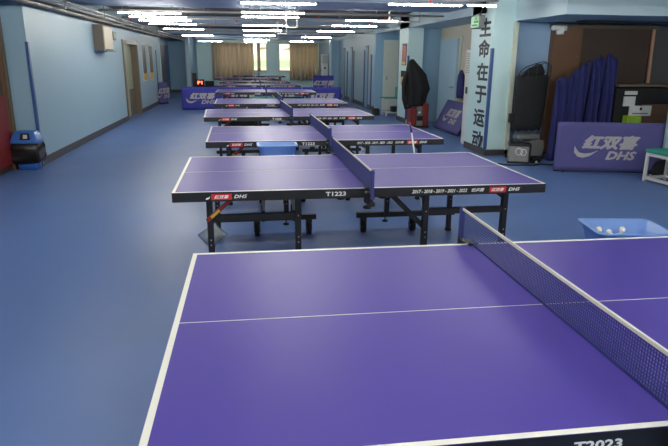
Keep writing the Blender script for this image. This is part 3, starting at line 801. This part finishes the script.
# board at right edge
m_ = B('doorblue'); m_.T = Matrix.Translation((6.42,8.22,0)) @ Matrix.Rotation(math.radians(-6),4,'X') @ Matrix.Rotation(math.radians(4),4,'Y')
m_.box(0,.5,0,.04,.03,1.2)
tag(m_.build('board'), 'pale blue board standing upright at the right edge behind the teal bench', 'board')
r = thing('bag', 'black bag on the floor behind the teal bench at right', 'bag', (6.1,7.72,0))
B('bagblack').loft([[(.2*k1*math.cos(a),.12*k1*math.sin(a)*(1+.1*math.sin(5*a)),z_) for a in [2*PI*i/20 for i in range(20)]] for z_,k1 in ((0,.95),(.05,1.05),(.16,1),(.22,.8),(.26,.3))]).build('body', r)
B('black').tubep([(-.1,0,.24),(-.07,0,.33),(.07,0,.33),(.1,0,.24)],.01,6).build('handle', r)

# ------------------------------------------------------------------ bin
r = thing('waste_bin', 'blue waste bin lined with a black bag by the left wall corner', 'bin', (-3.31,9.37,0))
def rr(w,d,z,n=6):
    out=[]; rad=.03
    for cx,cy,a0 in ((1,1,0),(-1,1,90),(-1,-1,180),(1,-1,270)):
        for k in range(4): a=math.radians(a0+k*30); out.append((cx*(w-rad)+rad*math.cos(a),cy*(d-rad)+rad*math.sin(a),z))
    return out
B('binblue').loft([rr(.135,.12,0),rr(.145,.13,.12),rr(.165,.15,.4)]).build('body', r)
B('binbag').loft([[(x_*(1+.07*math.sin(i*2.3+z_*31)), y_*(1+.07*math.sin(i*1.7+z_*23)), z_+.012*math.sin(i*2.1)*(z_ < .2)) for i,(x_,y_,z_) in enumerate(rr(w_,w_*.87,z__))] for z__,w_ in ((.1,.165),(.13,.19),(.18,.2),(.24,.19),(.3,.2),(.35,.195),(.40,.18))]).build('bin_bag', r)
B('binblue').loft([rr(.195,.165,.40),rr(.195,.165,.43),rr(.15,.12,.56),rr(.12,.09,.575)]).build('lid', r)
B('black').add([(-.05,-.161,.455),(.1,-.161,.455),(.08,-.126,.55),(-.04,-.126,.55),(-.05,-.15,.45),(.1,-.15,.45),(.08,-.11,.545),(-.04,-.11,.545)],[(0,1,2,3),(7,6,5,4),(0,4,5,1),(1,5,6,2),(2,6,7,3),(3,7,4,0)]).use('paper').add([(0,-.158,.475),(.06,-.158,.475),(.055,-.138,.53),(0,-.138,.53)],[(0,1,2,3)]).build('flap', r)

# ------------------------------------------------------------------ left wall unit, lights, posters
r = thing('wall_unit', 'beige box unit mounted high on the left wall', 'appliance', (-3.215,13.65,1.76))
B('unitd').box(0,.2,0,.9,.02,.56).build('casing', r)
B('unit').box(.2,.22,.03,.87,.05,.53,.01).build('front_cover', r)
B('guard').box(0,.26,-.02,.92,0,.02).build('bottom_bracket', r)
r = thing('emergency_light', 'small green grey emergency light on the left wall right of the box unit', 'lamp', (-3.217,15.35,2.05))
B('exitd').box(0,.06,0,.36,0,.2,.01).build('casing', r); B('grey').box(.06,.07,.06,.3,.05,.15).build('lens', r)
for k,(y0_,y1_,l) in enumerate(((19.55,20.25,'tall narrow dark poster with yellow foot on left wall, nearer the brown door'),(20.9,21.65,'tall narrow dark poster with yellow foot on left wall, nearer the folded barrier'))):
    r = thing('poster', l, 'poster', (-3.2165,y0_,.92), 0, 'posters on the left wall'); w = y1_-y0_
    B('paper').box(0,.012,0,w,0,1.14).build('backing', r)
    B('poster').box(.012,.016,.04,w-.04,.24,1.1).use('yellow').box(.012,.016,.04,w-.04,.03,.24).build('print', r)
# exit sign on pillar
r = thing('exit_sign', 'green lit exit sign on the lettered pillar top', 'sign', (4.1,10.58,2.2))
B('grey').box(0,.1,-.2,.2,0,.22,.01).build('casing', r)
B('exitg').box(-.004,0,-.18,.18,.02,.2).use('exitd').box(-.006,-.004,-.16,.04,.09,.13).box(-.006,-.004,-.1,.0,.15,.18).prism([(0,0)]*0 or [(-.006,.04),(-.004,.04),(-.004,.07),(-.006,.07)],-.12,.12).build('sign_face', r)
tag(B('black').tubep([(4.15,10.5,2.42),(4.12,10.3,2.5),(4.1,10.15,2.62),(4.08,10.0,2.8)],.012,6).build('power_cable'), 'black cable curving up from the exit sign to the ceiling', 'cable')

# standing air conditioners
def ac(label, x, y, w, d, h):
    r = thing('air_conditioner', label, 'appliance', (x,y,0), 0, 'standing air conditioners')
    B('ac').box(0,w,0,d,.0,h,.02).build('body', r)
    g = B('grey')
    for k in range(12): g.box(.03,w-.03,-.006,0,h-.45+k*.033,h-.438+k*.033)
    for k in range(12): g.box(-.006,0,.05,d-.05,h-.45+k*.033,h-.438+k*.033)
    g.build('louvre', r)
    B('black').box(.12,w-.12,-.006,0,h-.72,h-.64).box(-.006,0,.1,.2,h-.85,h-.72).build('display', r)
ac('white standing air conditioner tucked behind the lettered pillar', 4.3, 11.15, .45, .3, 1.86)
ac('white standing air conditioner by the right end of the far curtain', 3.78, 30.3, .34, .3, 1.88)
# jacket on the beige wall
r = draped(.06,.16,[(.78,.9,1,0),(.9,1,1.05,0),(1.1,1,1,0),(1.3,.8,.8,0),(1.42,.3,.3,0)],21,'cover',0,0,4,.08).build('jacket'); r.location = (5.03,13.62,0)
tag(r, 'dark blue jacket hanging on the beige wall left of the lettered pillar', 'jacket')
# far left scoreboard on desk
r = thing('desk', 'dark low desk behind the left end of the barrier row', 'desk', (-1.85,27.2,0))
B('blackm').box(-.45,.75,-.25,.25,.4,.45).build('top', r)
for sx in (-.4,.7):
    for sy in (-.2,.2): B('blackm').box(sx-.02,sx+.02,sy-.02,sy+.02,0,.4).build('leg', r)
r = thing('scoreboard', 'black scoreboard with lit red figures at the far left', 'scoreboard', (-2.05,27.15,.45))
B('blackm').box(-.2,.18,-.08,.08,0,.28,.01).build('casing', r)
B('led').text('P1',(-.1,-.081,.07),.14,width=.2,bold=.03).build('figures', r)
tag(B('blackm').box(-1.84,-1.45,27.1,27.3,.45,.66,.01).build('box'), 'black box beside the scoreboard on the dark desk', 'box')
tag(B('black').box(-2.55,-2.35,29.0,29.2,0,.95,.01).build('speaker'), 'dark narrow cabinet beside the white column at far left', 'cabinet')

# ------------------------------------------------------------------ world, camera
w = bpy.data.worlds.new('sky'); scene.world = w; w.use_nodes = True
bg = w.node_tree.nodes['Background']; bg.inputs['Color'].default_value = (1.0,.96,.86,1); bg.inputs['Strength'].default_value = .75

cam = bpy.data.cameras.new('camera'); co = bpy.data.objects.new('camera', cam); COL.objects.link(co)
f, pitch, yaw, roll, h = 581.785, math.radians(15.757643), math.radians(8.412648), math.radians(.479987), 1.6528
cam.sensor_fit = 'HORIZONTAL'; cam.sensor_width = 36; cam.lens = f/668*36; cam.clip_start = .05; cam.clip_end = 200
F = Vector((math.sin(yaw)*math.cos(pitch), math.cos(yaw)*math.cos(pitch), -math.sin(pitch)))
Rt = Vector((math.cos(yaw), -math.sin(yaw), 0)); Up = Rt.cross(F)
R2 = Rt*math.cos(roll)+Up*math.sin(roll); U2 = -Rt*math.sin(roll)+Up*math.cos(roll)
mw = Matrix((R2, U2, -F)).transposed().to_4x4(); mw.translation = (0,0,h); co.matrix_world = mw
scene.camera = co
vs = scene.view_settings; vs.view_transform = 'Standard'; vs.look = 'None'; vs.gamma = 1; vs.use_curve_mapping = False; vs.exposure = 1.65
